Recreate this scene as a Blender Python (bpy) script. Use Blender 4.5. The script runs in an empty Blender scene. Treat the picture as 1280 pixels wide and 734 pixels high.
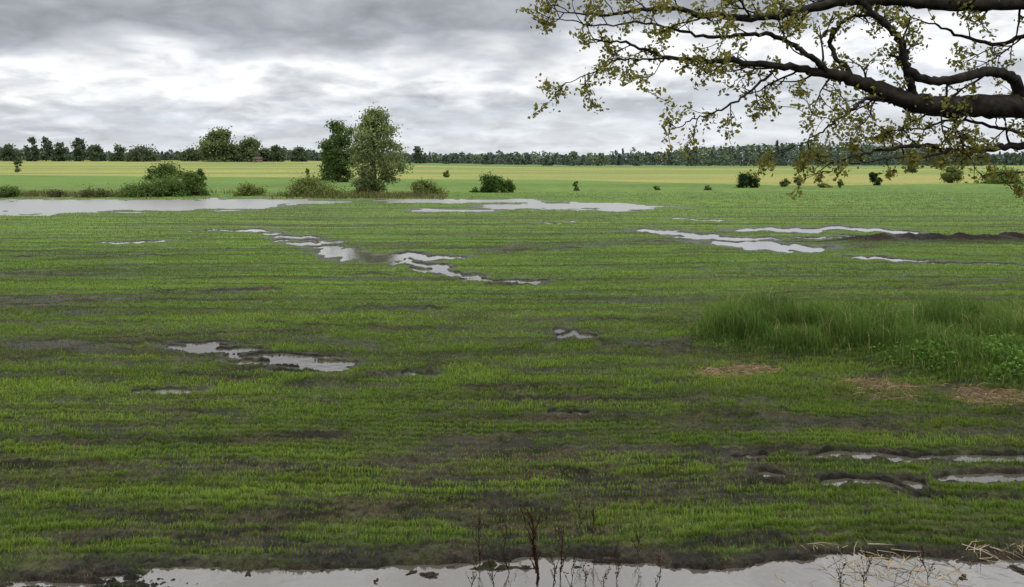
import bpy, math, numpy as np
from mathutils import Vector
rng=np.random.default_rng(7)
F=950.0; V0=203.0; CH=3.5
def D(v): return CH*F/(v-V0)
def P(u,v,d): return np.array([(u-640)/F*d,d,CH+(V0-v)/F*d])
# ---------------- noise ----------------
_t=[rng.random((256,256)).astype(np.float32) for _ in range(8)]
def vn(x,y,s=0):
    t=_t[s%8]; x=x+s*17.3; y=y+s*9.1
    xi=np.floor(x).astype(np.int32); yi=np.floor(y).astype(np.int32)
    fx=x-xi; fy=y-yi; fx=fx*fx*(3-2*fx); fy=fy*fy*(3-2*fy)
    a=xi&255; b=yi&255; a1=(xi+1)&255; b1=(yi+1)&255
    return (t[a,b]*(1-fx)+t[a1,b]*fx)*(1-fy)+(t[a,b1]*(1-fx)+t[a1,b1]*fx)*fy
def fbm(x,y,o=4,s=0,g=.5):
    r=0;a=1;n=0
    for i in range(o):
        r=r+a*vn(x,y,s+i); n+=a; a*=g; x=x*1.97+3.1; y=y*2.03-1.7
    return r/n
def ss(a,b,x):
    t=np.clip((x-a)/(b-a),0,1); return t*t*(3-2*t)
# ---------------- standing water layout ----------------
def ell(u0,u1,v0,v1):
    a,b=D(v1),D(v0); cy=(a+b)/2; ry=(b-a)/2
    return ((u0+u1)/2-640)/F*cy,cy,(u1-u0)/2/F*cy,ry
POND=[(-650,340,249,271,3.5),(100,460,248.5,258,3.),(-100,400,252,268,2.2),(430,720,248.3,255,2.2),(480,640,260,268,1.7),(560,870,253,265,2.2),(700,820,255,268,1.2)]
# rut puddles: chains of thin strips  (u,v)->(u,v), spread, count, half thickness
CH_=[(305,286,420,303,3,10,1.7),(345,300,440,314,3,8,1.8),(385,310,465,327,5,14,3.2),(395,316,455,323,3,7,4.5),(455,322,595,322,3.5,16,2.7),(480,329,570,334,3,10,2.5),(505,335,610,347,3,13,2.2),(580,349,692,354,3,10,1.9),
 (775,291,960,299,2.5,16,1.9),(865,301,1060,313,3.5,15,3.3),(900,310,1050,314,2,8,3.1),(900,286,1140,291,2.5,16,1.9),(1000,296,1100,300,2,5,1.5),(1070,324,1165,326,1.2,5,1.7),(1150,329,1260,331,1,5,1.2),
 (205,432,430,460,10,26,2.3),(290,450,415,464,6,10,3.4),(492,469,548,471,1.5,5,3.2),(172,489,240,491,2,5,3.6),(690,412,758,425,4,11,3.0),(676,516,748,520,2.5,7,3.6),
 (1008,571,1330,576,2.5,15,5.0),(1035,608,1165,606,3,9,5.4),(1175,599,1430,597,4,11,6),(930,594,982,594,1,4,4.6),(902,571,948,571,1,4,3.4),(1110,624,1290,628,3,6,3.6),
 (665,278,742,279,.6,3,1.1),(245,288,345,289,1,4,1.2),(840,274,905,274,.6,3,1.),(140,302,215,303,.8,3,1.1)]
_r=np.random.default_rng(99); STRIPS=[]
for (u0,v0,u1,v1,spr,n,ht) in CH_:
    for k in range(n):
        t=(k+_r.random())/n; L_=abs(u1-u0)*_r.uniform(.10,.34)/2*(1.6 if n<6 else 1); uc=u0+(u1-u0)*(.10+.80*t); vc=v0+(v1-v0)*(.08+.84*t)+_r.normal(0,spr*.6)*(1-.5*abs(2*t-1))
        h=ht*_r.uniform(.5,1.1); STRIPS.append(ell(uc-L_,uc+L_,vc-h,vc+h))
def puddle2(x,y):
    sc=np.clip(y/16,.6,4); n1=fbm(x*.5,y*.9,3,1)-.5
    N=(fbm(x*.32/sc,y*2.5/sc,5,2,.72)-.5)*5.2
    m=np.full_like(x,-9.)
    for (u0,u1,v0,v1,st) in POND:
        cx,cy,rx,ry=ell(u0,u1,v0,v1); r=np.sqrt(((x-cx)/rx)**2+((y-cy+n1*ry*1.2)/ry)**2)
        reg=ss(1.25,.2,r); m=np.maximum(m,reg*st-.80+N*np.clip(reg*2.5,0,1)*(.30 if st>1.7 else .6))
    edge=6.63+.21*np.clip((x-.5)/4,-1,1)
    f=(edge-y)*2.4+(fbm(x*.7,y*4.0,6,3,.68)-.5)*2.4
    sd=ss(3.6,4.2,y)*ss(-7.5,-5.0,x+n1*2)
    w=np.maximum(ss(0,.4,m),1.25*ss(-.05,.5,f)*sd)
    halo=np.maximum(ss(-.55,.1,m),ss(-.7,0,f)*sd)
    s=np.clip(y/11,.5,6); px=y*y/(CH*F)
    yw=y+(fbm(x*1.1/s,y*1.6/s,5,5,.66)-.5)*px*13
    xw=x+(fbm(x*1.6/s,y*6/s,4,0,.65)-.5)*y/F*60
    q=np.full_like(x,-9.)
    for (cx,cy,rx,ry) in STRIPS:
        I=np.nonzero((np.abs(yw-cy)<3.2*ry)&(np.abs(xw-cx)<2*rx))[0]
        if len(I)==0: continue
        v=1-np.sqrt(((xw[I]-cx)/rx)**2+((yw[I]-cy)/ry)**2); q[I]=np.maximum(q[I],v)
    w=np.maximum(w,1.4*ss(-.12,.20,q)); halo=np.maximum(halo,ss(-1.3,0,q))
    return w,halo
STR=[(340,486,565,461,5,1.4),(560,490,785,487,4,1.3),(-100,443,230,432,11,.7),(165,366,360,365,2.4,1.3),(400,389,570,386,2.6,1.1),
 (-100,556,480,549,7,1.0),(480,552,1350,572,7,.85),(60,645,480,650,10,.75),(0,321,260,319,2.2,.8),(580,317,770,308,2.5,1.1),
 (735,435,880,439,7,.9),(600,357,700,352,4,1.2),(800,520,1400,545,9,.8),(-50,585,150,583,4,1.),(60,680,400,665,7,.6),(500,700,1300,668,8,.6),
 (-60,395,300,393,2.2,.7),(640,405,850,398,2.4,.7),(760,300,900,303,1.5,.7),(1020,310,1100,307,2,.8),(-100,355,700,340,1.3,.6),(900,372,1300,352,1.8,.7),(420,575,900,600,4,.7),(-50,512,330,520,4,.7),
 (200,470,330,476,4,.7),(-50,612,700,600,4,.6),(500,530,820,520,4,.8),(440,505,1000,500,4,.7),(-60,470,200,466,3,.6),(300,402,640,418,2.4,.7),(-60,340,400,334,1.3,.6),(700,335,1200,340,1.3,.6),(860,597,1400,640,7,.7),
 (100,425,420,412,2.6,.7),(560,372,900,362,1.8,.6),(-60,300,300,297,1,.6),(450,296,780,293,1,.5),(1000,420,600,440,3,.6),(300,630,900,640,6,.6),(620,470,900,458,3,.7),(200,450,440,456,12,.7)]
def streaks(x,y):
    m=np.zeros_like(x); w=(fbm(x*.6,y*.6,4,4,.6)-.5)
    for (u0,v0,u1,v1,hw,st) in STR:
        if u0>u1: u0,v0,u1,v1=u1,v1,u0,v0
        a=P(u0,V0+1,D(v0)); b=P(u1,V0+1,D(v1))
        t=(x-a[0])/(b[0]-a[0]); yc=a[1]+(b[1]-a[1])*np.clip(t,0,1)
        h=yc*yc/(CH*F)*hw
        m=np.maximum(m,st*ss(-.02,.15,t)*ss(1.02,.85,t)*np.exp(-((y-yc+w*h*3)/h)**2))
    return m
def mound(x,y):
    n=(fbm(x*.8,y*.8,3,5)-.5); m=np.zeros_like(x)
    for (u0,u1,v0,v1) in [(850,1650,404,464),(1030,1650,420,494),(870,1100,400,455)]:
        cx,cy,rx,ry=ell(u0,u1,v0,v1)
        m=np.maximum(m,ss(-.05,.30,1-np.sqrt(((x-cx)/rx)**2+((y-cy)/ry)**2)+n*.5))
    return m
def strawpatch(x,y):
    n=(fbm(x*1.3,y*2.2,4,6)-.5); m=np.zeros_like(x)
    for (u0,u1,v0,v1) in [(1000,1210,472,502),(1160,1360,488,512),(860,1000,458,474)]:
        cx,cy,rx,ry=ell(u0,u1,v0,v1)
        m=np.maximum(m,ss(-.1,.6,1-np.sqrt(((x-cx)/rx)**2+((y-cy)/ry)**2)+n*1.8))
    return m
def macro(x,y):
    b=x/np.maximum(y,1)
    return 4.6*ss(170,760,y)*ss(.1,-.35,b)+1.0*ss(300,900,y)+2.3*ss(4.3,.8,y)
RA=P(1030,V0,D(303))
def ridge(x,y):
    return ss(RA[0]-.3,RA[0]+2,x)*np.exp(-((y-RA[1]-.9*(fbm(x*.5,x*0,2,1)-.5))/.8)**2)
def rows(x,y):
    w=fbm(x*.05,y*.05,2,2)*4-x*.02; yy=y+w
    a=vn(x*.02,yy*.75,6); b=vn(x*.03,yy*1.9,3); c=vn(x*.05,yy*4.5,1)
    l=np.exp(-((a-.5)/.055)**2)*ss(.28,.5,vn(x*.13,yy*.9,5))
    l=np.maximum(l,.9*np.exp(-((b-.5)/.075)**2)*ss(.33,.53,vn(x*.2,yy*1.3,7)))
    l=np.maximum(l,.75*np.exp(-((c-.5)/.12)**2)*ss(.33,.55,vn(x*.3,yy*2.3,2)))
    return l
def height(x,y,pm=None,sm=None,mo=None):
    if pm is None: pm=puddle2(x,y)[0]
    if sm is None: sm=streaks(x,y)
    if mo is None: mo=mound(x,y)
    near=ss(130,50,y); wl=np.clip(y/9,1,8)
    mic=(fbm(x*2.4/wl,y*5.5/wl,4,2,.62)-.5)*.060+(fbm(x*13/wl,y*17/wl,3,5,.65)-.5)*.07
    z=.036+np.clip(mic,-.026,.05)*near
    z=z+sm*near*(fbm(x*7/wl,y*12/wl,4,6,.62)-.42)*.14*np.clip(wl,1,2)*(1-np.clip(pm*1.5,0,1))
    z=z-.072*pm+.20*mo
    z=z+ridge(x,y)*(.10+.42*fbm(x*1.8,y*2.5,4,3,.6))
    z=np.where(pm<.04,np.maximum(z,.008),z)
    return z+macro(x,y)
# ---------------- mesh helpers ----------------
def rawmesh(name,verts,faces_list,cols=None,mat=None,smooth=False,parent=None,extra=None):
    me=bpy.data.meshes.new(name)
    verts=np.asarray(verts,dtype=np.float32); me.vertices.add(len(verts)); me.vertices.foreach_set('co',verts.ravel())
    loops=[];starts=[];off=0
    for f in faces_list:
        f=np.asarray(f,dtype=np.int32)
        if len(f)==0: continue
        loops.append(f.ravel()); starts.append(off+np.arange(len(f))*f.shape[1]); off+=f.size
    loops=np.concatenate(loops); starts=np.concatenate(starts)
    me.loops.add(len(loops)); me.loops.foreach_set('vertex_index',loops.astype(np.int32))
    me.polygons.add(len(starts)); me.polygons.foreach_set('loop_start',starts.astype(np.int32))
    me.update(calc_edges=True)
    if smooth: me.polygons.foreach_set('use_smooth',np.ones(len(starts),dtype=bool))
    if cols is not None:
        c=np.ones((len(verts),4),dtype=np.float32); c[:,:3]=cols
        a=me.color_attributes.new('tint','FLOAT_COLOR','POINT'); a.data.foreach_set('color',c.ravel())
    if extra:
        for k,vv in extra.items():
            a=me.attributes.new(k,'FLOAT','POINT'); a.data.foreach_set('value',np.asarray(vv,dtype=np.float32))
    ob=bpy.data.objects.new(name,me); bpy.context.collection.objects.link(ob)
    if mat: me.materials.append(mat)
    if parent: ob.parent=parent
    return ob
def empty(name):
    e=bpy.data.objects.new(name,None); bpy.context.collection.objects.link(e); return e
def leafquads(c,size,aspect=.55,flat=0.):
    n=len(c); d=rng.normal(size=(n,3)); d[:,2]*=(1-flat); d/=np.linalg.norm(d,axis=1)[:,None]
    e=np.cross(d,rng.normal(size=(n,3))); e/=np.linalg.norm(e,axis=1)[:,None]
    s=(np.asarray(size)*np.ones(n))[:,None]
    v=np.stack([c-d*s*.5,c+e*s*aspect*.5+d*s*.05,c+d*s*.5,c-e*s*aspect*.5+d*s*.05],1).reshape(-1,3)
    return v,np.arange(n*4).reshape(-1,4)
def tube(pts,rad,ns=6):
    pts=np.asarray(pts,float); n=len(pts); t=np.gradient(pts,axis=0); t/=np.linalg.norm(t,axis=1)[:,None]+1e-9
    up=np.array([0,0,1.]) if abs(t[0,2])<.8 else np.array([0,1.,0])
    a=np.cross(t,up); a/=np.linalg.norm(a,axis=1)[:,None]+1e-9; b=np.cross(t,a)
    an=np.arange(ns)*2*math.pi/ns
    v=pts[:,None,:]+np.asarray(rad)[:,None,None]*(np.cos(an)[None,:,None]*a[:,None,:]+np.sin(an)[None,:,None]*b[:,None,:])
    i=np.arange(n-1)[:,None]*ns; j=np.arange(ns)[None,:]; j2=(j+1)%ns
    f=np.stack([i+j,i+j2,i+ns+j2,i+ns+j],-1).reshape(-1,4)
    return v.reshape(-1,3),f
class Acc:
    def __init__(s): s.v=[];s.f=[];s.n=0;s.c=[]
    def add(s,v,f,c=None):
        s.v.append(v); s.f.append(f+s.n); s.n+=len(v)
        if c is not None: s.c.append(np.broadcast_to(c,(len(v),3)))
    def make(s,name,mat,parent=None,smooth=False):
        return rawmesh(name,np.concatenate(s.v),[np.concatenate(s.f)],np.concatenate(s.c) if s.c else None,mat,smooth,parent)
def smoothpath(pts,k=6):
    pts=np.asarray(pts,float); n=len(pts); p=np.vstack([2*pts[0]-pts[1],pts,2*pts[-1]-pts[-2]]); out=[]
    for i in range(n-1):
        a,b,c,d=p[i:i+4]
        for t in np.arange(k)/k:
            out.append(.5*((2*b)+(c-a)*t+(2*a-5*b+4*c-d)*t*t+(3*b-a-3*c+d)*t**3))
    out.append(pts[-1]); return np.array(out)
# ---------------- materials ----------------
def newmat(name):
    m=bpy.data.materials.new(name); m.use_nodes=True; nt=m.node_tree; return m,nt,nt.nodes['Principled BSDF']
def leafmat(name,trans=.35):
    m,nt,b=newmat(name); N=nt.nodes; L=nt.links; N.remove(b)
    at=N.new('ShaderNodeAttribute'); at.attribute_name='tint'
    df=N.new('ShaderNodeBsdfDiffuse'); L.new(at.outputs['Color'],df.inputs['Color'])
    tr=N.new('ShaderNodeBsdfTranslucent'); L.new(at.outputs['Color'],tr.inputs['Color'])
    mx=N.new('ShaderNodeMixShader'); mx.inputs[0].default_value=trans
    L.new(df.outputs[0],mx.inputs[1]); L.new(tr.outputs[0],mx.inputs[2]); L.new(mx.outputs[0],N['Material Output'].inputs[0])
    return m
def barkmat(name,c1,c2,scale=8):
    m,nt,b=newmat(name); N=nt.nodes; L=nt.links
    tc=N.new('ShaderNodeTexCoord'); no=N.new('ShaderNodeTexNoise'); no.inputs['Scale'].default_value=scale; no.inputs['Detail'].default_value=5
    L.new(tc.outputs['Object'],no.inputs['Vector'])
    r=N.new('ShaderNodeValToRGB'); r.color_ramp.elements[0].position=.35; r.color_ramp.elements[1].position=.68
    r.color_ramp.elements[0].color=(*c1,1); r.color_ramp.elements[1].color=(*c2,1)
    L.new(no.outputs[0],r.inputs[0]); L.new(r.outputs[0],b.inputs['Base Color']); b.inputs['Roughness'].default_value=.95
    b.inputs['Specular IOR Level'].default_value=.1
    bp=N.new('ShaderNodeBump'); bp.inputs['Strength'].default_value=.8; bp.inputs['Distance'].default_value=.03
    L.new(no.outputs[0],bp.inputs['Height']); L.new(bp.outputs[0],b.inputs['Normal']); return m
M_leaf=leafmat('foliage'); M_grass=leafmat('grass_blades',.3); M_dry=leafmat('dry_stems',.1)
M_far=leafmat('far_foliage',.1)
M_oakbark=barkmat('oak_bark',(.008,.007,.006),(.035,.03,.024),9)
M_bark=barkmat('grey_bark',(.04,.035,.03),(.16,.15,.13),3)
mg,nt,b=newmat('field_soil'); N=nt.nodes; L=nt.links
at=N.new('ShaderNodeAttribute'); at.attribute_name='tint'
wt=N.new('ShaderNodeAttribute'); wt.attribute_name='wet'
tc=N.new('ShaderNodeTexCoord')
n1=N.new('ShaderNodeTexNoise'); n1.inputs['Scale'].default_value=13; n1.inputs['Detail'].default_value=5; n1.inputs['Roughness'].default_value=.75
L.new(tc.outputs['Object'],n1.inputs['Vector'])
mp=N.new('ShaderNodeMapping'); mp.inputs['Scale'].default_value=(.12,1.4,.5); L.new(tc.outputs['Object'],mp.inputs['Vector'])
n2=N.new('ShaderNodeTexNoise'); n2.inputs['Scale'].default_value=1.; n2.inputs['Detail'].default_value=6; n2.inputs['Roughness'].default_value=.7; L.new(mp.outputs[0],n2.inputs['Vector'])
def mr(src,a,bb,c,d):
    q=N.new('ShaderNodeMapRange'); q.inputs[1].default_value=a;q.inputs[2].default_value=bb;q.inputs[3].default_value=c;q.inputs[4].default_value=d
    L.new(src,q.inputs[0]); return q.outputs[0]
def mul(a,c):
    q=N.new('ShaderNodeMath'); q.operation='MULTIPLY'; L.new(a,q.inputs[0]); L.new(c,q.inputs[1]); return q.outputs[0]
fac=mul(mr(n1.outputs[0],.35,.65,.4,1.6),mr(n2.outputs[0],.3,.7,.7,1.3))
vm=N.new('ShaderNodeVectorMath'); vm.operation='SCALE'; L.new(at.outputs['Color'],vm.inputs[0]); L.new(fac,vm.inputs['Scale'])
L.new(vm.outputs[0],b.inputs['Base Color'])
L.new(mr(wt.outputs['Fac'],0,1,1.,.40),b.inputs['Roughness']); b.inputs['Specular IOR Level'].default_value=.13
bp=N.new('ShaderNodeBump'); bp.inputs['Strength'].default_value=1.; bp.inputs['Distance'].default_value=.05
L.new(n1.outputs[0],bp.inputs['Height']); L.new(bp.outputs[0],b.inputs['Normal'])
def watermat(name,rough,bstr,scale,base,ior):
    m,nt,b=newmat(name); N=nt.nodes; L=nt.links
    b.inputs['Base Color'].default_value=(*base,1); b.inputs['Roughness'].default_value=rough; b.inputs['IOR'].default_value=ior
    tc=N.new('ShaderNodeTexCoord'); no=N.new('ShaderNodeTexNoise'); no.inputs['Scale'].default_value=scale; no.inputs['Detail'].default_value=3
    L.new(tc.outputs['Object'],no.inputs['Vector']); bp=N.new('ShaderNodeBump'); bp.inputs['Strength'].default_value=bstr; bp.inputs['Distance'].default_value=.02
    L.new(no.outputs[0],bp.inputs['Height']); L.new(bp.outputs[0],b.inputs['Normal']); return m
# ---------------- ground sheet ----------------
half=math.radians(42)
th=np.concatenate([np.linspace(-half,half,900),np.linspace(half,2*math.pi-half,110)[1:-1]])
rr=np.concatenate([np.linspace(.4,4.4,30),4.5*np.exp(np.arange(0,math.log(62/4.5),.0030)),np.exp(np.linspace(math.log(62.3),math.log(6000),190))])
R,T=np.meshgrid(rr,th,indexing='ij'); X=(R*np.sin(T)).ravel(); Y=(R*np.cos(T)).ravel()
PM,HA=puddle2(X,Y); SM=streaks(X,Y); MO=mound(X,Y); Z=height(X,Y,PM,SM,MO)
def mudmask(x,y,ha,sm,rw,mo):
    n=fbm(x*.16,y*.95,3,0,.6); n2=fbm(x*.9,y*3.8,4,3,.7)
    near=ss(24,9,y)
    m=ss(.515,.60,.36*n+.64*n2+.030*near)*(.40+.48*near)
    m=np.maximum(m,rw*(.6+.5*n2)*(1.15-.25*near))
    m=np.maximum(m,np.clip(sm*(.25+1.6*ss(.33,.6,n2)),0,1)); m=np.maximum(m,ha*(.5+.9*ss(.4,.6,n2)))
    m=m*(1-.65*ss(38,75,y))*ss(150,100,y)*(1-mo)
    return np.clip(m,0,1)
RW=rows(X,Y); MU=mudmask(X,Y,HA,SM,RW,MO)
C=lambda *a: np.array(a)[None,:]
def lerp(a,b,t): return a*(1-t[:,None])+b*t[:,None]
big=fbm(X*.02,Y*.06,4,2)
green=lerp(C(.064,.115,.018),C(.092,.158,.024),ss(.3,.7,big))
greenfar=lerp(C(.092,.155,.034),C(.112,.178,.038),ss(.3,.7,big))
base=lerp(green,greenfar,ss(15,60,Y))
soil=lerp(C(.044,.034,.023),C(.017,.0135,.010),ss(.38,.6,fbm(X*2.5,Y*4,4,4,.6)))
nearmix=ss(26,10,Y)*.68
col=lerp(base,soil,nearmix); col=lerp(col,soil,MU*.95)
U=640+F*X/np.maximum(Y,1)
vb=np.interp(U,[-400,0,400,520,700,850,1000,1200,1280,1600],[219,219,222,224,225,229,232,230,226,224])
vf=np.interp(U,[-400,0,250,420,500,900,1200,1600],[206,206,206,208,209.5,210.5,208.5,208])
Vv=V0+CH*F/np.maximum(Y,1)
yel=lerp(C(.15,.19,.055),C(.235,.23,.07),ss(.3,.65,fbm(X*.008,Y*.02,5,1,.65)))
wob=(fbm(X*.01,Y*.01,3,4)-.5)*1.5
inY=ss(-.4,.4,vb-Vv+wob)*ss(-.3,.3,Vv-vf)*(Y>50)
inY=inY*(1-.6*ss(.55,.62,fbm(X*.0015+3,Y*.03,3,2)))
col=lerp(col,yel,inY)
col=np.where(((Vv<vf)&(Y>50))[:,None],C(.10,.16,.05),col)
col=lerp(col,C(.06,.055,.02),ss(.0,.5,np.where(Y>60,1-np.abs(Vv-246.5)/2.2,0))*ss(.45,.6,fbm(X*.2,Y*.2,3,2))*(U<560)*(.6))
sp=strawpatch(X,Y); col=lerp(col,C(.14,.09,.055),sp*.75)
col=lerp(col,C(.03,.055,.012),MO*.8*(1-sp))
rd=ridge(X,Y); col=lerp(col,C(.018,.014,.011),np.clip(rd*1.6,0,1))
wet=np.clip(MU*.9*ss(.45,.6,fbm(X*.9,Y*2.5,4,6))+HA,0,1)*(Y>0)
col=lerp(col,col*.55,wet*.7)
nr,ntn=R.shape
i=np.arange(nr-1)[:,None]*ntn; j=np.arange(ntn)[None,:]; j2=(j+1)%ntn
quads=np.stack([i+j,i+ntn+j,i+ntn+j2,i+j2],-1).reshape(-1,4)[:,::-1]
ctr=len(X)
vv=np.vstack([np.stack([X,Y,Z],1),[[0,0,height(np.zeros(1),np.zeros(1))[0]]]])
tris=np.stack([np.arange(ntn),(np.arange(ntn)+1)%ntn,np.full(ntn,ctr)],1)[:,::-1]
col=np.vstack([col,col[:1]])
rawmesh('ground',vv,[quads,tris],col,mg,True,extra={'wet':np.append(wet,0)})
rawmesh('puddle_water',[[-60,3,0],[60,3,0],[60,44,0],[-60,44,0]],[np.array([[0,1,2,3]])],None,watermat('puddle_water',.05,.20,5,(.065,.057,.046),2.1))
rawmesh('pond_water',[[-140,44,0],[140,44,0],[140,100,0],[-140,100,0]],[np.array([[0,1,2,3]])],None,watermat('wind_rippled_water',.30,.5,1.5,(.15,.145,.135),2.4))
# ---------------- field grass ----------------
def blades(x,y,z,h,w,lean,col,name,mat):
    n=len(x); a=rng.uniform(0,2*math.pi,n); face=rng.normal(0,.9,n)
    dx=np.cos(face)*w/2; dy=np.sin(face)*w/2; lx=np.cos(a)*lean*h; ly=np.sin(a)*lean*h
    b0=np.stack([x-dx,y-dy,z-.01],1); b1=np.stack([x+dx,y+dy,z-.01],1)
    m0=np.stack([x-dx*.8+lx*.3,y-dy*.8+ly*.3,z+h*.6],1); m1=np.stack([x+dx*.8+lx*.3,y+dy*.8+ly*.3,z+h*.6],1)
    t=np.stack([x+lx,y+ly,z+h*(1-.3*lean)],1)
    v=np.stack([b0,b1,m1,m0,t],1).reshape(-1,3); k=np.arange(n)*5
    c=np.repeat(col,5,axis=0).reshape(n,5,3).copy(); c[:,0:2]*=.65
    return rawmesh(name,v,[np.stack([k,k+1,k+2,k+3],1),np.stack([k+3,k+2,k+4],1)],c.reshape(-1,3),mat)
NB=950000
vs=rng.uniform(V0+38,770,NB); ds=CH*F/(vs-V0); us=rng.uniform(-.78,.78,NB)
keep=rng.random(NB)<np.clip(.50*(ds/7)**1.1,.50,1)
ds=ds[keep];us=us[keep]; x=us*ds; y=ds*1.
rw=.15; ph=fbm(x*.15,y*.15,2,2)*1.2
yr=(np.round((y+ph)/rw))*rw-ph+rng.normal(0,.018,len(y)); y=np.where(y<45,yr,y)
x=np.where(y<14,np.round(x/.035)*.035+rng.normal(0,.006,len(x)),x)
pm,ha=puddle2(x,y); sm=streaks(x,y); rwv=rows(x,y); mo=mound(x,y); mu=mudmask(x,y,ha,sm,rwv,mo)
den=(1-.80*mu)*(.32+.68*ss(.40,.57,fbm(x*2.2,y*5.5,4,1,.65)))*(1-strawpatch(x,y)*.9)*(1-np.clip(ridge(x,y)*1.5,0,1))*(1-.7*ha)
den=np.where((pm>.3),np.maximum(den*.25,.03*(pm<1.0)),den)
k=(rng.random(len(x))<den)&(pm<1.2); x=x[k];y=y[k];mu=mu[k];pm=pm[k];rwv=rwv[k];sm=sm[k];mo=mo[k];ha=ha[k]
z=np.maximum(height(x,y,pm,sm,mo),-.02)
n=len(x); h=rng.uniform(.04,.090,n)*(1-.45*mu)*(1-.45*ha)*(.65+.65*fbm(x*.6,y*.9,3,3)); w=np.maximum(.0052,y*.00075)*rng.uniform(.7,1.3,n)
t=rng.random(n); big=ss(.35,.65,fbm(x*.25,y*.7,4,2))
gc=lerp(C(.105,.175,.024),C(.200,.285,.046),np.clip(.5*t+.5*big,0,1))
gc=gc*(1.14-.62*np.clip(np.maximum(rwv,sm),0,1))[:,None]
gc=lerp(gc,gc*.82,ss(35,60,y))
gc=lerp(gc,C(.24,.22,.08),(rng.random(n)<.06)*.8)
gc=lerp(gc,C(.08,.11,.03),mu*.35)
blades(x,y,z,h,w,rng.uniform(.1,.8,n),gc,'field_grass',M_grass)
NG=n
# ---------------- tall grass on the mound ----------------
n=130000; x=rng.uniform(2.5,16,n); y=rng.uniform(10,18.5,n); tuft=ss(.35,.62,fbm(x*1.6,y*1.6,3,7))
m=mound(x,y)*(1-.85*strawpatch(x,y)); k=rng.random(n)<m*(.4+.6*tuft); x=x[k];y=y[k];tuft=tuft[k];m=m[k]; n=len(x)
h=rng.uniform(.10,.28,n)+.52*tuft*rng.random(n)*m*ss(11.6,13.4,y)+.16*ss(.58,.7,fbm(x*2.5,y*2.5,2,4))*rng.random(n); t=rng.random(n)
gc=lerp(C(.055,.110,.024),C(.17,.26,.055),np.clip(t*.5+.6*fbm(x*.7,y*.7,2,3)-.1,0,1)); gc=lerp(gc,C(.30,.27,.12),(rng.random(n)<.07)*1.)
gc=gc*(.75+.5*fbm(x*2.2,y*2.2,2,6))[:,None]
blades(x,y,height(x,y),h,np.full(n,.010)*rng.uniform(.7,1.4,n),rng.uniform(.15,.8,n),gc,'tall_grass',M_grass)
acc=Acc(); n=16000; x=rng.uniform(5,11,n); y=rng.uniform(10.6,13.4,n)
k=(rng.random(n)<mound(x,y)*ss(.40,.6,fbm(x*1.3,y*1.3,3,2))*(1-.9*strawpatch(x,y))); x=x[k];y=y[k]
z=height(x,y)+rng.uniform(.04,.26,len(x)); v,f=leafquads(np.stack([x,y,z],1),rng.uniform(.04,.085,len(x)),.6,.6)
c=np.repeat(lerp(C(.06,.14,.02),C(.16,.27,.06),rng.random(len(x))),4,axis=0)
acc.add(v,f); acc.c.append(c)
for q in range(0,len(x),12):
    g=z[q]-.28; v,f=tube([[x[q],y[q],g-.02],[x[q],y[q],z[q]]],[.004,.003],4); acc.add(v,f,(.05,.09,.03))
acc.make('nettle_patch',M_leaf)
def straw(name,x,y,L0,L1,colr,up=.25,wid=.004):
    n=len(x); a=rng.uniform(0,2*math.pi,n); l=rng.uniform(L0,L1,n); z=np.maximum(height(x,y),0.0)+.006
    dz=rng.random(n)**3*up*l; d=np.stack([np.cos(a)*l,np.sin(a)*l,dz],1); p=np.stack([x,y,z],1)
    w=np.stack([-np.sin(a)*wid,np.cos(a)*wid,np.full(n,wid*.6)],1)
    mid=p+d*.5+np.stack([rng.normal(0,.02,n),rng.normal(0,.02,n),.25*dz+.004],1)
    v=np.stack([p-w,p+w,mid+w,mid-w,p+d],1).reshape(-1,3); k=np.arange(n)*5
    rawmesh(name,v,[np.stack([k,k+1,k+2,k+3],1),np.stack([k+3,k+2,k+4],1)],np.repeat(np.asarray(colr),5,axis=0),M_dry)
n=9000; x=rng.uniform(3,9.5,n); y=rng.uniform(10,14,n); k=rng.random(n)<strawpatch(x,y); x=x[k];y=y[k]
straw('dead_grass_litter',x,y,.06,.22,lerp(C(.10,.06,.035),C(.32,.24,.14),rng.random(len(x))))
n=3600; x=rng.uniform(1.2,6.2,n); y=rng.uniform(5.4,6.9,n); k=rng.random(n)<ss(1.8,4.6,x)*ss(.42,.62,fbm(x*1.8,y*2.6,4,1)); x=x[k];y=y[k]
straw('dry_straw',x,y,.08,.34,lerp(C(.16,.12,.07),C(.42,.34,.22),rng.random(len(x))),.35,.0025)
# ---------------- dead weeds ----------------
def deadweed(u,vtop,d,name='dead_dock_plant',thick=.004,seed=1):
    r=np.random.default_rng(seed); acc=Acc(); x0=(u-640)/F*d; H=CH-(vtop-V0)/F*d; z0=max(float(height(np.array([x0]),np.array([d]))[0]),-.05)
    H=max(H,.25); pts=[]; x=x0;yy=d
    for s in range(9):
        t=s/8; pts.append([x,yy,z0-.02+(H-z0)*t]); x+=r.normal(0,.012); yy+=r.normal(0,.012)
    pts=np.array(pts); v,f=tube(pts,thick*(1-.6*np.linspace(0,1,9)),5); acc.add(v,f,(.03,.016,.012))
    for s in range(2,8):
        for q in range(2):
            if r.random()<.75:
                a=r.uniform(0,6.28); l=r.uniform(.05,.16); p=pts[s]; e=p+np.array([math.cos(a)*l*.5,math.sin(a)*l*.5,l])
                v,f=tube([p,(p+e)/2,e],[thick*.5,thick*.4,thick*.25],4); acc.add(v,f,(.035,.02,.014))
                k=14 if thick>.005 else 5; c=p+(e-p)*r.random((k,1))+r.normal(0,.007,(k,3)); v,f=leafquads(c,.016,.8); acc.add(v,f,(.045,.02,.014))
    return acc.make(name,M_dry)
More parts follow.
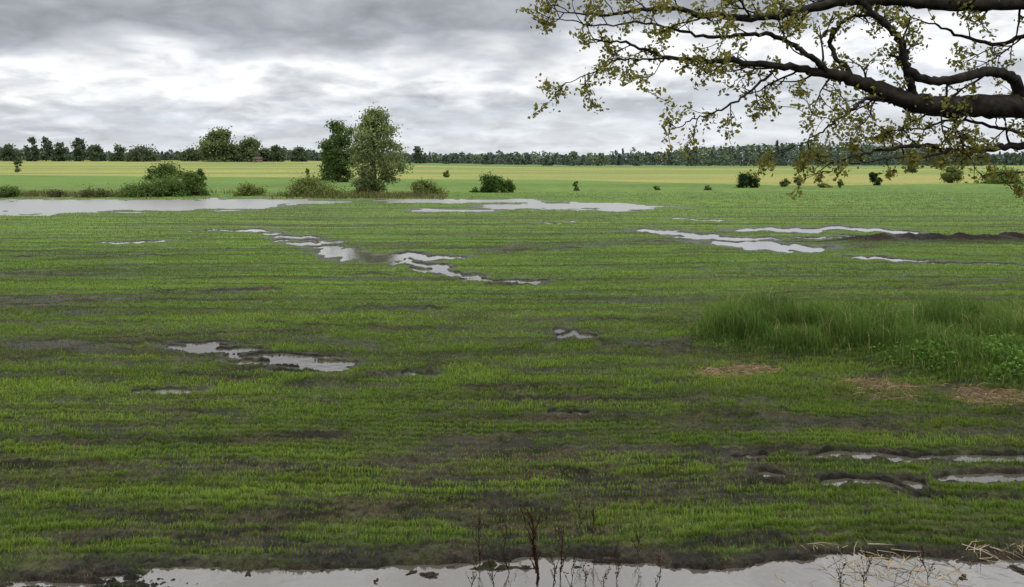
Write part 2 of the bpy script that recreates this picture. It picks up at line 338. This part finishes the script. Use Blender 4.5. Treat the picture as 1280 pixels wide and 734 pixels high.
for i,(u,vt,d,th_) in enumerate([(668,640,6.35,.012),(672,665,6.3,.009),(702,655,6.4,.006),(742,640,6.9,.004),(600,632,6.6,.005),(640,655,6.5,.005),(775,690,6.35,.004),(800,665,6.7,.0035),(1078,700,6.3,.004),(690,690,6.2,.005),(585,690,6.3,.004),(756,700,6.25,.004),(1160,690,6.4,.004),(722,625,7.0,.003),(655,600,7.2,.003),(820,700,6.3,.003),(712,700,6.2,.004),(730,690,6.3,.004),(620,700,6.2,.004),(1050,705,6.2,.004)]):
    deadweed(u,vt,d,thick=th_,seed=i+3)
def clod(name,x,y,s,colr,seed):
    r=np.random.default_rng(seed); bpy.ops.mesh.primitive_ico_sphere_add(subdivisions=4,radius=1)
    o=bpy.context.object; o.name=name
    ph=r.uniform(0,6,6)
    for vtx in o.data.vertices:
        c=vtx.co; q=1+.3*math.sin(c.x*3+ph[0])*math.sin(c.y*4+ph[1])+.2*math.sin(c.z*6+c.x*5+ph[2])+.12*math.sin(c.x*13+ph[3])*math.sin(c.y*11+ph[4])
        vtx.co=c*q+Vector(r.normal(0,.03,3))
    o.scale=(s*1.9,s,s*.45); o.location=(x,y,max(float(height(np.array([x]),np.array([y]))[0]),-.01)+s*.1); o.rotation_euler[2]=seed
    o.data.materials.append(colr)
M_clod=barkmat('wet_clod',(.02,.015,.011),(.07,.054,.038),14)
for i,(u,v,s) in enumerate([(1204,722,.03),(1272,712,.05),(535,719,.045),(515,716,.03),(310,718,.03),(1110,699,.025),(118,583,.05),(470,727,.025)]):
    d=D(v); clod('mud_clod',(u-640)/F*d,d,s,M_clod,i+1)
# ---------------- trees ----------------
def crown(acc,cx,cy,z0,H,W,n,leaf,dark,light,clumps=60,prof=None,seed=0,cl=(.05,.12)):
    r=np.random.default_rng(seed); t=r.random(clumps)**.9
    pr=prof(t) if prof is not None else np.sqrt(np.clip(1-(2*t-1)**2,0,1))
    a=r.uniform(0,2*math.pi,clumps); rad=W/2*pr*np.sqrt(r.uniform(.05,1,clumps))*r.uniform(.7,1.22,clumps)
    cc=np.stack([cx+np.cos(a)*rad,cy+np.sin(a)*rad,z0+t*H],1); cs=W*r.uniform(*cl,clumps)
    idx=r.integers(0,clumps,n); g=r.normal(size=(n,3))*cs[idx][:,None]*np.array([1,1,.8]); p=cc[idx]+g
    p[:,2]=np.maximum(p[:,2],z0+r.random(n)*.05*H)
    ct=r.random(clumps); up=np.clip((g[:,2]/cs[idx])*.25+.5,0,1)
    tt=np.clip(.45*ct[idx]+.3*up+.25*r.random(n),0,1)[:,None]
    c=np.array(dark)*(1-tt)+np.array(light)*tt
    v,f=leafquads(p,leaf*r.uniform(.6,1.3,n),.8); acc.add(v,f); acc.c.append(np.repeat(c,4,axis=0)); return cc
def tree(name,u,vbase,vtop,wpx,n,leaf,dark,light,prof=None,seed=0,clumps=70,stem=.12,d=None,low=.08,bark=M_bark,cl=(.05,.12)):
    if d is None: d=D(vbase)
    x=(u-640)/F*d; z0=float(height(np.array([x]),np.array([d]))[0]); H=CH+(V0-vtop)/F*d-z0; W=wpx/F*d
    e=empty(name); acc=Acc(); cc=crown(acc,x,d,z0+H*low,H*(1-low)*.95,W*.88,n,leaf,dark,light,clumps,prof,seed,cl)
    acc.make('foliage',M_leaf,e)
    r=np.random.default_rng(seed+5); tr=Acc(); k=9; tp=np.stack([x+np.cumsum(r.normal(0,.015*H/9,k)),np.full(k,d),z0-.1+np.linspace(0,H*.9,k)],1)
    v,f=tube(tp,H*stem*.16*(1-.9*np.linspace(0,1,k)),8); tr.add(v,f)
    for q in cc[::2]:
        t=np.clip((q[2]-z0)/H-.2,.05,.8); bp=tp[int(t*(k-1))]
        v,f=tube([bp,(bp+q)/2+[0,0,-.03*H],q],[H*stem*.035,H*stem*.022,.01],4); tr.add(v,f)
    tr.make('trunk_and_limbs',bark,e,True); return e
bp_birch=lambda t: np.interp(t,[0,.1,.3,.55,.8,.93,1],[.40,.7,1,.98,.72,.45,.15])
bp_round=lambda t: np.interp(t,[0,.15,.5,.8,1],[.6,.9,1,.8,.35])
tree('birch_tree',469,243,134,78,18000,.22,(.055,.085,.033),(.29,.34,.14),bp_birch,3,130,.12,low=.02,cl=(.04,.10))
tree('alder_tree',423,228,151,44,12000,.34,(.03,.06,.018),(.15,.21,.07),bp_round,8,80,.12,low=.0)
tree('alder_tree',409,226,176,24,4500,.34,(.04,.07,.02),(.15,.21,.07),bp_round,12,40,.12,low=.0)
def bush(u,vb,vt,w,dark,light,n=2500,seed=0,name='bush'):
    d=D(vb); x=(u-640)/F*d; z0=float(height(np.array([x]),np.array([d]))[0]); H=(vb-vt)/F*d; W=w/F*d
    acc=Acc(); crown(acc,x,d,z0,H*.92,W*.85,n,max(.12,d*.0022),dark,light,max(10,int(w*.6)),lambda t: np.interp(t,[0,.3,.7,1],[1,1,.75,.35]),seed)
    r=np.random.default_rng(seed)
    for q in range(7):
        a=r.uniform(0,6.28); v,f=tube([[x,d,z0-.05],[x+math.cos(a)*W*.15,d+math.sin(a)*W*.15,z0+H*.5],[x+math.cos(a)*W*.3,d+math.sin(a)*W*.3,z0+H*.9]],[.04,.025,.01],4); acc.add(v,f,(.05,.04,.03))
    acc.make(name,M_leaf)
dk=(.04,.07,.022); lt=(.15,.22,.06); ye=(.22,.26,.08)
for i,(u,vb,vt,w,a,c_,n) in enumerate([(208,246,224,64,dk,lt,6500),(240,245,217,44,dk,lt,4500),(248,244,211,24,dk,lt,3000),(175,246,234,60,dk,lt,4000),(206,224,207,56,dk,(.11,.16,.045),3500),(188,226,212,16,dk,lt,1000),
 (312,245,234,44,(.05,.08,.02),ye,2500),(388,245,227,72,(.05,.08,.02),ye,6500),(531,243,229,44,(.05,.08,.02),ye,3500),(612,241,222,38,(.025,.05,.014),(.09,.15,.04),4500),(632,241,226,26,dk,lt,2500),
 (720,239,227,9,(.05,.08,.02),ye,600),(933,235,219,30,(.012,.03,.012),(.05,.09,.035),4500),(981,234,224,14,dk,lt,1200),(997,232,222,12,dk,lt,1000),(1092,232,217,18,(.015,.035,.014),(.05,.09,.03),2500),
 (1190,229,209,28,(.05,.08,.02),(.2,.24,.08),3500),(1256,230,215,60,dk,lt,4500),(1142,216,208,22,dk,(.12,.13,.05),900),(885,238,233,10,(.06,.09,.03),ye,400),(820,238,234,14,(.06,.09,.03),ye,400),(8,247,236,34,dk,lt,2500),(68,247,240,24,(.06,.06,.03),(.13,.13,.06),900),(1030,235,230,16,dk,ye,500),(558,222,214,10,dk,lt,500),(1050,236,226,10,dk,lt,500),(120,247,239,50,(.06,.07,.03),(.14,.14,.06),1500),(455,243,236,40,(.05,.08,.02),ye,1200)]):
    bush(u,vb,vt,w,a,c_,n,i+20)
tree('willow_sapling',22,217,198,12,900,.4,(.06,.09,.03),(.12,.17,.06),bp_round,40,14)
tree('willow_sapling',384,223,210,6,500,.3,(.05,.08,.02),ye,bp_round,41,14)
n=11000; uu=rng.uniform(-200,560,n); y=rng.uniform(72,86,n); x=(uu-640)/F*y; k=rng.random(n)<ss(.45,.62,fbm(x*.12,y*.2,3,3)); x=x[k];y=y[k];n=len(x)
blades(x,y,height(x,y),rng.uniform(.2,.7,n),np.full(n,.06),rng.uniform(.1,.5,n),lerp(C(.07,.09,.025),C(.17,.14,.07),rng.random(n)),'reed_bed',M_dry)
for i,(u,vt,w,n,d,dl) in enumerate([(272,166,46,5000,560,(.22,.28,.10)),(312,176,32,3500,560,(.17,.22,.09)),(291,182,24,2200,570,(.19,.25,.09)),(345,184,24,2200,580,(.13,.18,.09)),(330,187,16,1400,580,(.15,.2,.09)),(40,172,15,1000,600,(.11,.15,.09)),(58,171,14,1000,600,(.11,.15,.09)),(98,172,17,1300,600,(.11,.15,.09)),(76,179,20,1100,600,(.11,.15,.09)),(120,182,22,1100,600,(.12,.16,.09)),(147,181,18,1000,600,(.13,.17,.09)),(10,181,20,1100,600,(.12,.16,.09)),(522,183,12,700,620,(.13,.17,.10)),(178,187,40,2000,580,(.11,.14,.07)),(240,188,30,1300,600,(.13,.17,.08)),(375,187,26,1300,600,(.11,.15,.08))]):
    tree('oak_tree' if w>30 else 'ash_tree',u,209,vt,w,n,1.7,(.06,.08,.05),dl,bp_round,60+i,30,.08,d=d,low=.0,cl=(.07,.15))
# forest belt
acc=Acc(); topu=[-700,0,60,150,250,350,430,520,600,700,800,860,920,1000,1080,1150,1220,1280,1900]; topv=[188,188,187,190,189,189,190,192,191,192,190,187,181,178,179,185,191,193,187]
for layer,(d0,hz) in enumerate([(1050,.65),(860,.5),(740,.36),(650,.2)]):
    u=-650.
    while u<1900:
        d=d0*rng.uniform(.94,1.06)
        if layer==3:
            u+=rng.uniform(5,12)
            if rng.random()>np.interp(u,[0,200,300,800,880,1150,1280],[.4,.4,.15,.15,.85,.85,.3]): continue
        else: u+=rng.uniform(4,9)
        x=(u-640)/F*d; z0=float(macro(np.array([x]),np.array([d]))[0])
        tv=np.interp(u,topu,topv)+rng.normal(0,1.3)+1.2+(fbm(np.array([u*.02]),np.array([layer*5.]),3,1)[0]-.5)*9
        if rng.random()<.05: tv-=rng.uniform(2,5)
        H=max(CH+(V0-tv)/F*d-z0,5); con=rng.random()<(.25 if u>800 else .08); W=(.42 if con else rng.uniform(.7,1.1))*H
        m=150; t=rng.random(m)**1.1; pr=(1-t)*.9+.1 if con else np.interp(t,[0,.3,.6,.85,1],[1,1,.95,.65,.2])
        a=rng.uniform(0,6.28,m); rad=W/2*pr*np.sqrt(rng.random(m)); p=np.stack([x+np.cos(a)*rad,d+np.sin(a)*rad,z0+t*H*.97],1)
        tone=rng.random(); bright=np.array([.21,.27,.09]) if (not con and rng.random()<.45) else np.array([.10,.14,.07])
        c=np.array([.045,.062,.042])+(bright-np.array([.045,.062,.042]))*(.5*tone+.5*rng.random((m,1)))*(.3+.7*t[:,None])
        c=c*(1-hz)+np.array([.15,.18,.18])*hz  # aerial haze painted into the leaf colour, stronger for farther layers
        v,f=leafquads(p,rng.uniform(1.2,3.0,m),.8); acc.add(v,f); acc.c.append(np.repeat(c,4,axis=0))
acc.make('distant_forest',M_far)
# ---------------- farmhouse ----------------
def simple(name,c,r=.8):
    m,nt,b=newmat(name); no=nt.nodes.new('ShaderNodeTexNoise'); no.inputs['Scale'].default_value=3
    mx=nt.nodes.new('ShaderNodeMix'); mx.data_type='RGBA'; mx.inputs[6].default_value=(*[q*.8 for q in c],1); mx.inputs[7].default_value=(*[q*1.15 for q in c],1)
    nt.links.new(no.outputs[0],mx.inputs[0]); nt.links.new(mx.outputs[2],b.inputs['Base Color']); b.inputs['Roughness'].default_value=r; return m
def box(name,c,s,mat,par):
    x,y,z=c; a,b_,h=s[0]/2,s[1]/2,s[2]/2
    v=[[x+i*a,y+j*b_,z+k*h] for k in(-1,1) for (i,j) in((-1,-1),(1,-1),(1,1),(-1,1))]
    f=np.array([[0,3,2,1],[4,5,6,7],[0,1,5,4],[1,2,6,5],[2,3,7,6],[3,0,4,7]]); return rawmesh(name,v,[f],None,mat,False,par)
MR=simple('tiled_roof',(.09,.055,.045)); MWl=simple('plaster',(.2,.15,.12)); MD=simple('dark_glass',(.03,.035,.04),.2); MB=simple('weathered_boards',(.12,.09,.07))
def house(name,u,d,L_,Wd,hw,hr,wall,roof):
    e=empty(name); x=(u-640)/F*d; z=float(macro(np.array([x]),np.array([d]))[0])
    box('walls',(x,d,z+hw/2-.1),(L_,Wd,hw+.2),wall,e)
    a,b_=L_/2+.4,Wd/2+.5; zr=z+hw+.01
    v=[[x-a,d-b_,zr],[x+a,d-b_,zr],[x+a,d+b_,zr],[x-a,d+b_,zr],[x-a,d,zr+hr],[x+a,d,zr+hr]]
    rawmesh('roof',v,[np.array([[0,1,5,4],[2,3,4,5],[0,3,2,1]]),np.array([[0,4,3],[1,2,5]])],None,roof,False,e)
    for q in np.arange(-L_/2+1.5,L_/2-1,2.6): box('window',(x+q,d-Wd/2-.03,z+1.4),(1.,.06,.9),MD,e)
    box('door',(x,d-Wd/2-.05,z+.95),(.9,.1,1.9),MB,e); box('chimney',(x+L_*.2,d,z+hw+hr),(.6,.6,1.2),MR,e)
house('farmhouse',322,540,5,5,2.1,1.4,MWl,MR)
# ---------------- oak with overhanging limbs ----------------
oak=empty('oak_tree'); wood=Acc(); lv=Acc(); LP=[]
orr=np.random.default_rng(21)
def twig(p,d,l,r,depth,lf=1.):
    n=max(4,int(l/.07)); pts=[p]; dd=d/np.linalg.norm(d)
    for s in range(n):
        dd=dd+orr.normal(0,.19,3)+np.array([0,0,.02]); dd/=np.linalg.norm(dd); pts.append(pts[-1]+dd*l/n)
    pts=np.array(pts); v,f=tube(pts,np.linspace(r,max(r*.35,.0028),len(pts)),5 if r>.008 else 4); wood.add(v,f)
    if depth>0:
        k=int(1.5+l/.17)
        for s in range(k):
            i=orr.integers(max(1,n//3),n+1); side=np.cross(pts[i]-pts[i-1],orr.normal(size=3)); side/=np.linalg.norm(side)+1e-9
            nd=(pts[i]-pts[i-1])/(np.linalg.norm(pts[i]-pts[i-1])+1e-9)*.7+side*.8; nd[1]*=.7
            twig(pts[i],nd,l*orr.uniform(.3,.55),r*.6,depth-1,lf)
    if orr.random()<.9*lf:
        m=orr.integers(6,13); LP.append(pts[-1]+orr.normal(0,.036,(m,3)))
    if orr.random()<.3*lf:
        i=orr.integers(1,n); m=orr.integers(2,6); LP.append(pts[i]+orr.normal(0,.025,(m,3)))
def limb(pl,r0,r1,tw=.22,tl=(.25,.7),depth=2,start=0.,jit=.02):
    q=smoothpath([P(*a) for a in pl],7); n=len(q)
    q[1:-1]+=orr.normal(0,jit*.5,(n-2,3))
    rad=r0+(r1-r0)*np.linspace(0,1,n)**.8; rad=rad*(1+orr.normal(0,.05,n))
    v,f=tube(q,rad,10); wood.add(v,f)
    s=np.concatenate([[0],np.cumsum(np.linalg.norm(np.diff(q,axis=0),axis=1))]); pos=start*s[-1]
    while pos<s[-1]:
        pos+=tw*orr.uniform(.5,1.5)*1.35; i=min(np.searchsorted(s,pos),n-1)
        t=q[i]-q[i-1]; t/=np.linalg.norm(t); side=np.cross(t,np.array([0,1,0]))*orr.choice([-1,1])+orr.normal(0,.45,3); side/=np.linalg.norm(side)
        twig(q[i],t*.7+side*.7,orr.uniform(*tl)*(1-.35*i/n),max(.006,min(rad[i]*.4,.015)),depth)
    twig(q[-1],q[-1]-q[-2],.3,r1,1)
TX=8.6;TY=8.9
tr_pts=smoothpath([np.array(a,float) for a in [(TX+.05,TY,-.2),(TX,TY,.6),(TX-.05,TY,2),(TX-.1,TY-.02,3.6),(TX-.05,TY,5.2),(TX+.1,TY+.1,7),(TX+.2,TY,9.5),(TX+.1,TY,12)]],6)
rad=np.interp(tr_pts[:,2],[-.2,.3,1,4,7,12],[.75,.55,.44,.38,.26,.07]); v,f=tube(tr_pts,rad,20); wood.add(v,f)
A=[(1570,175,8.8),(1420,150,8.6),(1330,138,8.4),(1280,134,8.2),(1230,132,8.1),(1185,134,8),(1145,129,8),(1110,116,7.9),(1075,103,7.9),(1040,93,7.8),(1000,86,7.8),(950,80,7.7),(900,76,7.6),(850,73,7.6),(810,65,7.5),(770,52,7.5),(735,50,7.4)]
q=smoothpath([P(*a) for a in A],7); n=len(q); uu=640+F*q[:,0]/q[:,1]
radA=np.interp(uu,[735,800,900,1000,1075,1145,1280,1420,1570],[.007,.015,.027,.04,.07,.105,.13,.18,.27])*(1+orr.normal(0,.05,n)); q[1:-1]+=orr.normal(0,.010,(n-2,3))
v,f=tube(q,radA,12); wood.add(v,f)
for i in range(30,n,4):
    t=q[i]-q[i-1]; t/=np.linalg.norm(t); side=np.cross(t,[0,1,0])*orr.choice([-1,1])+orr.normal(0,.4,3); side/=np.linalg.norm(side)
    twig(q[i],t*.8+side*.6,orr.uniform(.25,.65),max(.006,min(radA[i]*.35,.013)),2)
limb([(1560,40,8.9),(1400,0,8.7),(1280,3,8.4),(1200,5,8.2),(1130,1,8.1),(1060,2,8),(1000,14,7.9),(940,22,7.8),(880,18,7.7),(820,10,7.6),(760,18,7.6),(705,16,7.5)],.11,.006,.26)
limb([(1275,132,8.2),(1268,100,8.1),(1240,88,8),(1200,97,7.9),(1155,100,7.9),(1133,82,7.8),(1128,55,7.8),(1108,32,7.8),(1085,12,7.8),(1070,-20,7.8)],.062,.03,.4)
limb([(1142,128,8),(1138,105,7.9),(1130,82,7.8)],.05,.035,.6)
limb([(1040,93,7.8),(1012,70,7.7),(985,52,7.7),(945,42,7.6),(900,47,7.6),(850,40,7.5),(800,28,7.5),(750,32,7.4),(700,24,7.4)],.034,.005,.2)
limb([(1075,103,7.9),(1040,62,8),(1045,35,8),(1070,20,8.1)],.03,.02,.4)
limb([(1130,126,8),(1090,122,7.8),(1066,135,7.7),(1045,152,7.6),(1020,170,7.6),(990,185,7.5)],.022,.005,.22)
limb([(1500,190,8.8),(1400,186,8.6),(1290,183,8.3),(1240,186,8.2),(1190,190,8),(1160,182,8),(1110,186,7.9),(1070,194,7.8),(1035,206,7.8)],.06,.006,.17,(.18,.42))
limb([(1190,190,8),(1150,197,7.9),(1110,199,7.8),(1060,206,7.8),(1030,214,7.7)],.014,.004,.25,(.12,.22))
limb([(975,83,7.75),(960,95,7.7),(930,120,7.7),(900,138,7.6),(870,148,7.6),(845,160,7.5)],.018,.005,.2,(.2,.45))
limb([(850,73,7.6),(810,74,7.5),(770,76,7.5),(740,90,7.5),(705,106,7.5)],.013,.004,.2,(.2,.45))
limb([(1290,215,8.3),(1250,218,8.2),(1262,232,8.1)],.012,.004,.2,(.12,.25))
limb([(1380,140,8.5),(1300,165,8.3),(1250,160,8.2),(1200,150,8.1),(1150,160,8),(1110,165,7.9)],.03,.006,.17,(.2,.45))
limb([(1400,20,8.8),(1300,40,8.6),(1240,55,8.6),(1190,40,8.5),(1150,25,8.5)],.04,.008,.3)
for a in np.arange(0,6.2,.7):
    for zz in (4.8,6.5,8.5,10.5):
        aa=a+zz; l=(13-zz)*.55; dx,dy=math.cos(aa),math.sin(aa)
        if dx<-.2 and zz<6.3: continue
        if dx<0: l*=.65
        p0=np.array([TX,TY,zz]); pp=(p0,p0+np.array([dx*l*.35,dy*l*.35,.5]),p0+np.array([dx*l*.7,dy*l*.7,1.1]),p0+np.array([dx*l,dy*l,1.3]))
        limb([(640+F*p[0]/p[1],V0-F*(p[2]-CH)/p[1],p[1]) for p in pp],.09,.01,.6,(.5,1.),1,.25)
wood.make('trunk_and_branches',M_oakbark,oak,True)
lp=np.concatenate(LP); v,f=leafquads(lp,orr.uniform(.03,.066,len(lp)),.6)
c=lerp(C(.12,.125,.028),C(.26,.24,.06),orr.random(len(lp))); lv.add(v,f); lv.c.append(np.repeat(c,4,axis=0)); lv.make('leaves',leafmat('oak_leaves',.42),oak)
# ---------------- sky ----------------
w=bpy.data.worlds.new('sky'); bpy.context.scene.world=w; w.use_nodes=True; nt=w.node_tree; N=nt.nodes; L=nt.links; N.clear()
out=N.new('ShaderNodeOutputWorld'); bg1=N.new('ShaderNodeBackground'); bg2=N.new('ShaderNodeBackground'); mix=N.new('ShaderNodeMixShader')
SE,SR=math.radians(48),math.radians(140)
st=N.new('ShaderNodeTexSky'); st.sky_type='NISHITA'; st.sun_disc=False; st.sun_elevation=SE; st.sun_rotation=SR
L.new(st.outputs[0],bg1.inputs[0]); bg1.inputs[1].default_value=.09
tc=N.new('ShaderNodeTexCoord'); sep=N.new('ShaderNodeSeparateXYZ'); L.new(tc.outputs['Generated'],sep.inputs[0])
def M(op,a,b=None,c=None):
    q=N.new('ShaderNodeMath'); q.operation=op
    for i,k in enumerate((a,b,c)):
        if k is None: continue
        if isinstance(k,(int,float)): q.inputs[i].default_value=k
        else: L.new(k,q.inputs[i])
    return q.outputs[0]
zc=M('MAXIMUM',sep.outputs[2],0.); den=M('ADD',zc,.24)
cb=N.new('ShaderNodeCombineXYZ'); L.new(M('DIVIDE',sep.outputs[0],den),cb.inputs[0]); L.new(M('DIVIDE',sep.outputs[1],den),cb.inputs[1])
def noise(sc,det,ro,dist,off=(0,0,0)):
    mp=N.new('ShaderNodeMapping'); mp.inputs['Location'].default_value=off; L.new(cb.outputs[0],mp.inputs[0])
    q=N.new('ShaderNodeTexNoise'); q.inputs['Scale'].default_value=sc; q.inputs['Detail'].default_value=det; q.inputs['Roughness'].default_value=ro; q.inputs['Distortion'].default_value=dist
    L.new(mp.outputs[0],q.inputs['Vector']); return q.outputs[0]
nA=noise(2.1,4,.5,.2,(3.1,1.7,0)); nB=noise(5.5,5,.52,.3,(7,2,1)); nC=noise(.9,2,.5,0,(1,9,3))
def mrw(src,a,b,c,d):
    q=N.new('ShaderNodeMapRange'); q.inputs[1].default_value=a;q.inputs[2].default_value=b;q.inputs[3].default_value=c;q.inputs[4].default_value=d; L.new(src,q.inputs[0]); return q.outputs[0]
e=M('ADD',zc,M('MULTIPLY',M('SUBTRACT',nA,.5),.17)); e=M('ADD',e,M('MULTIPLY',M('SUBTRACT',nB,.5),.075)); e=M('SUBTRACT',e,M('MULTIPLY',sep.outputs[0],.06))
ramp=N.new('ShaderNodeValToRGB'); cr=ramp.color_ramp
stops=[(0,(.68,.71,.75)),(.04,(.64,.67,.71)),(.07,(.54,.57,.62)),(.10,(.70,.72,.75)),(.13,(.93,.94,.95)),(.150,(.60,.62,.66)),(.178,(.35,.365,.40)),(.23,(.39,.41,.44)),(.4,(.95,.96,.98)),(1,(1.05,1.05,1.05))]
cr.elements[0].position=0; cr.elements[0].color=(*stops[0][1],1); cr.elements[1].position=1; cr.elements[1].color=(*stops[-1][1],1)
for p,c_ in stops[1:-1]:
    k=cr.elements.new(p); k.color=(*c_,1)
L.new(e,ramp.inputs[0])
vm=N.new('ShaderNodeVectorMath'); vm.operation='SCALE'; L.new(ramp.outputs[0],vm.inputs[0])
L.new(M('MULTIPLY',M('MULTIPLY',mrw(nB,.32,.68,.80,1.20),mrw(nC,.3,.7,.88,1.14)),mrw(zc,.25,.7,1.,1.7)),vm.inputs['Scale'])
L.new(vm.outputs[0],bg2.inputs[0]); bg2.inputs[1].default_value=1.12
mix.inputs[0].default_value=.95; L.new(bg1.outputs[0],mix.inputs[1]); L.new(bg2.outputs[0],mix.inputs[2]); L.new(mix.outputs[0],out.inputs[0])
sl=bpy.data.lights.new('sun','SUN'); sl.energy=1.1; sl.angle=math.radians(20); sl.color=(1,.96,.9); so=bpy.data.objects.new('sun',sl); bpy.context.collection.objects.link(so)
sd=Vector((math.sin(SR)*math.cos(SE),math.cos(SR)*math.cos(SE),math.sin(SE))); so.rotation_euler=sd.to_track_quat('Z','Y').to_euler()
cam=bpy.data.cameras.new('camera'); co=bpy.data.objects.new('camera',cam); bpy.context.collection.objects.link(co)
co.location=(0,0,CH); co.rotation_euler=(math.pi/2,0,0); cam.sensor_width=36; cam.lens=F/1280*36; cam.shift_y=-(367-V0)/1280; cam.clip_start=.1; cam.clip_end=12000
s=bpy.context.scene; s.camera=co; s.view_settings.view_transform='Standard'; s.view_settings.look='None'; s.view_settings.exposure=0
print('GRASS',NG,'leaves',len(lp),'wood',wood.n)
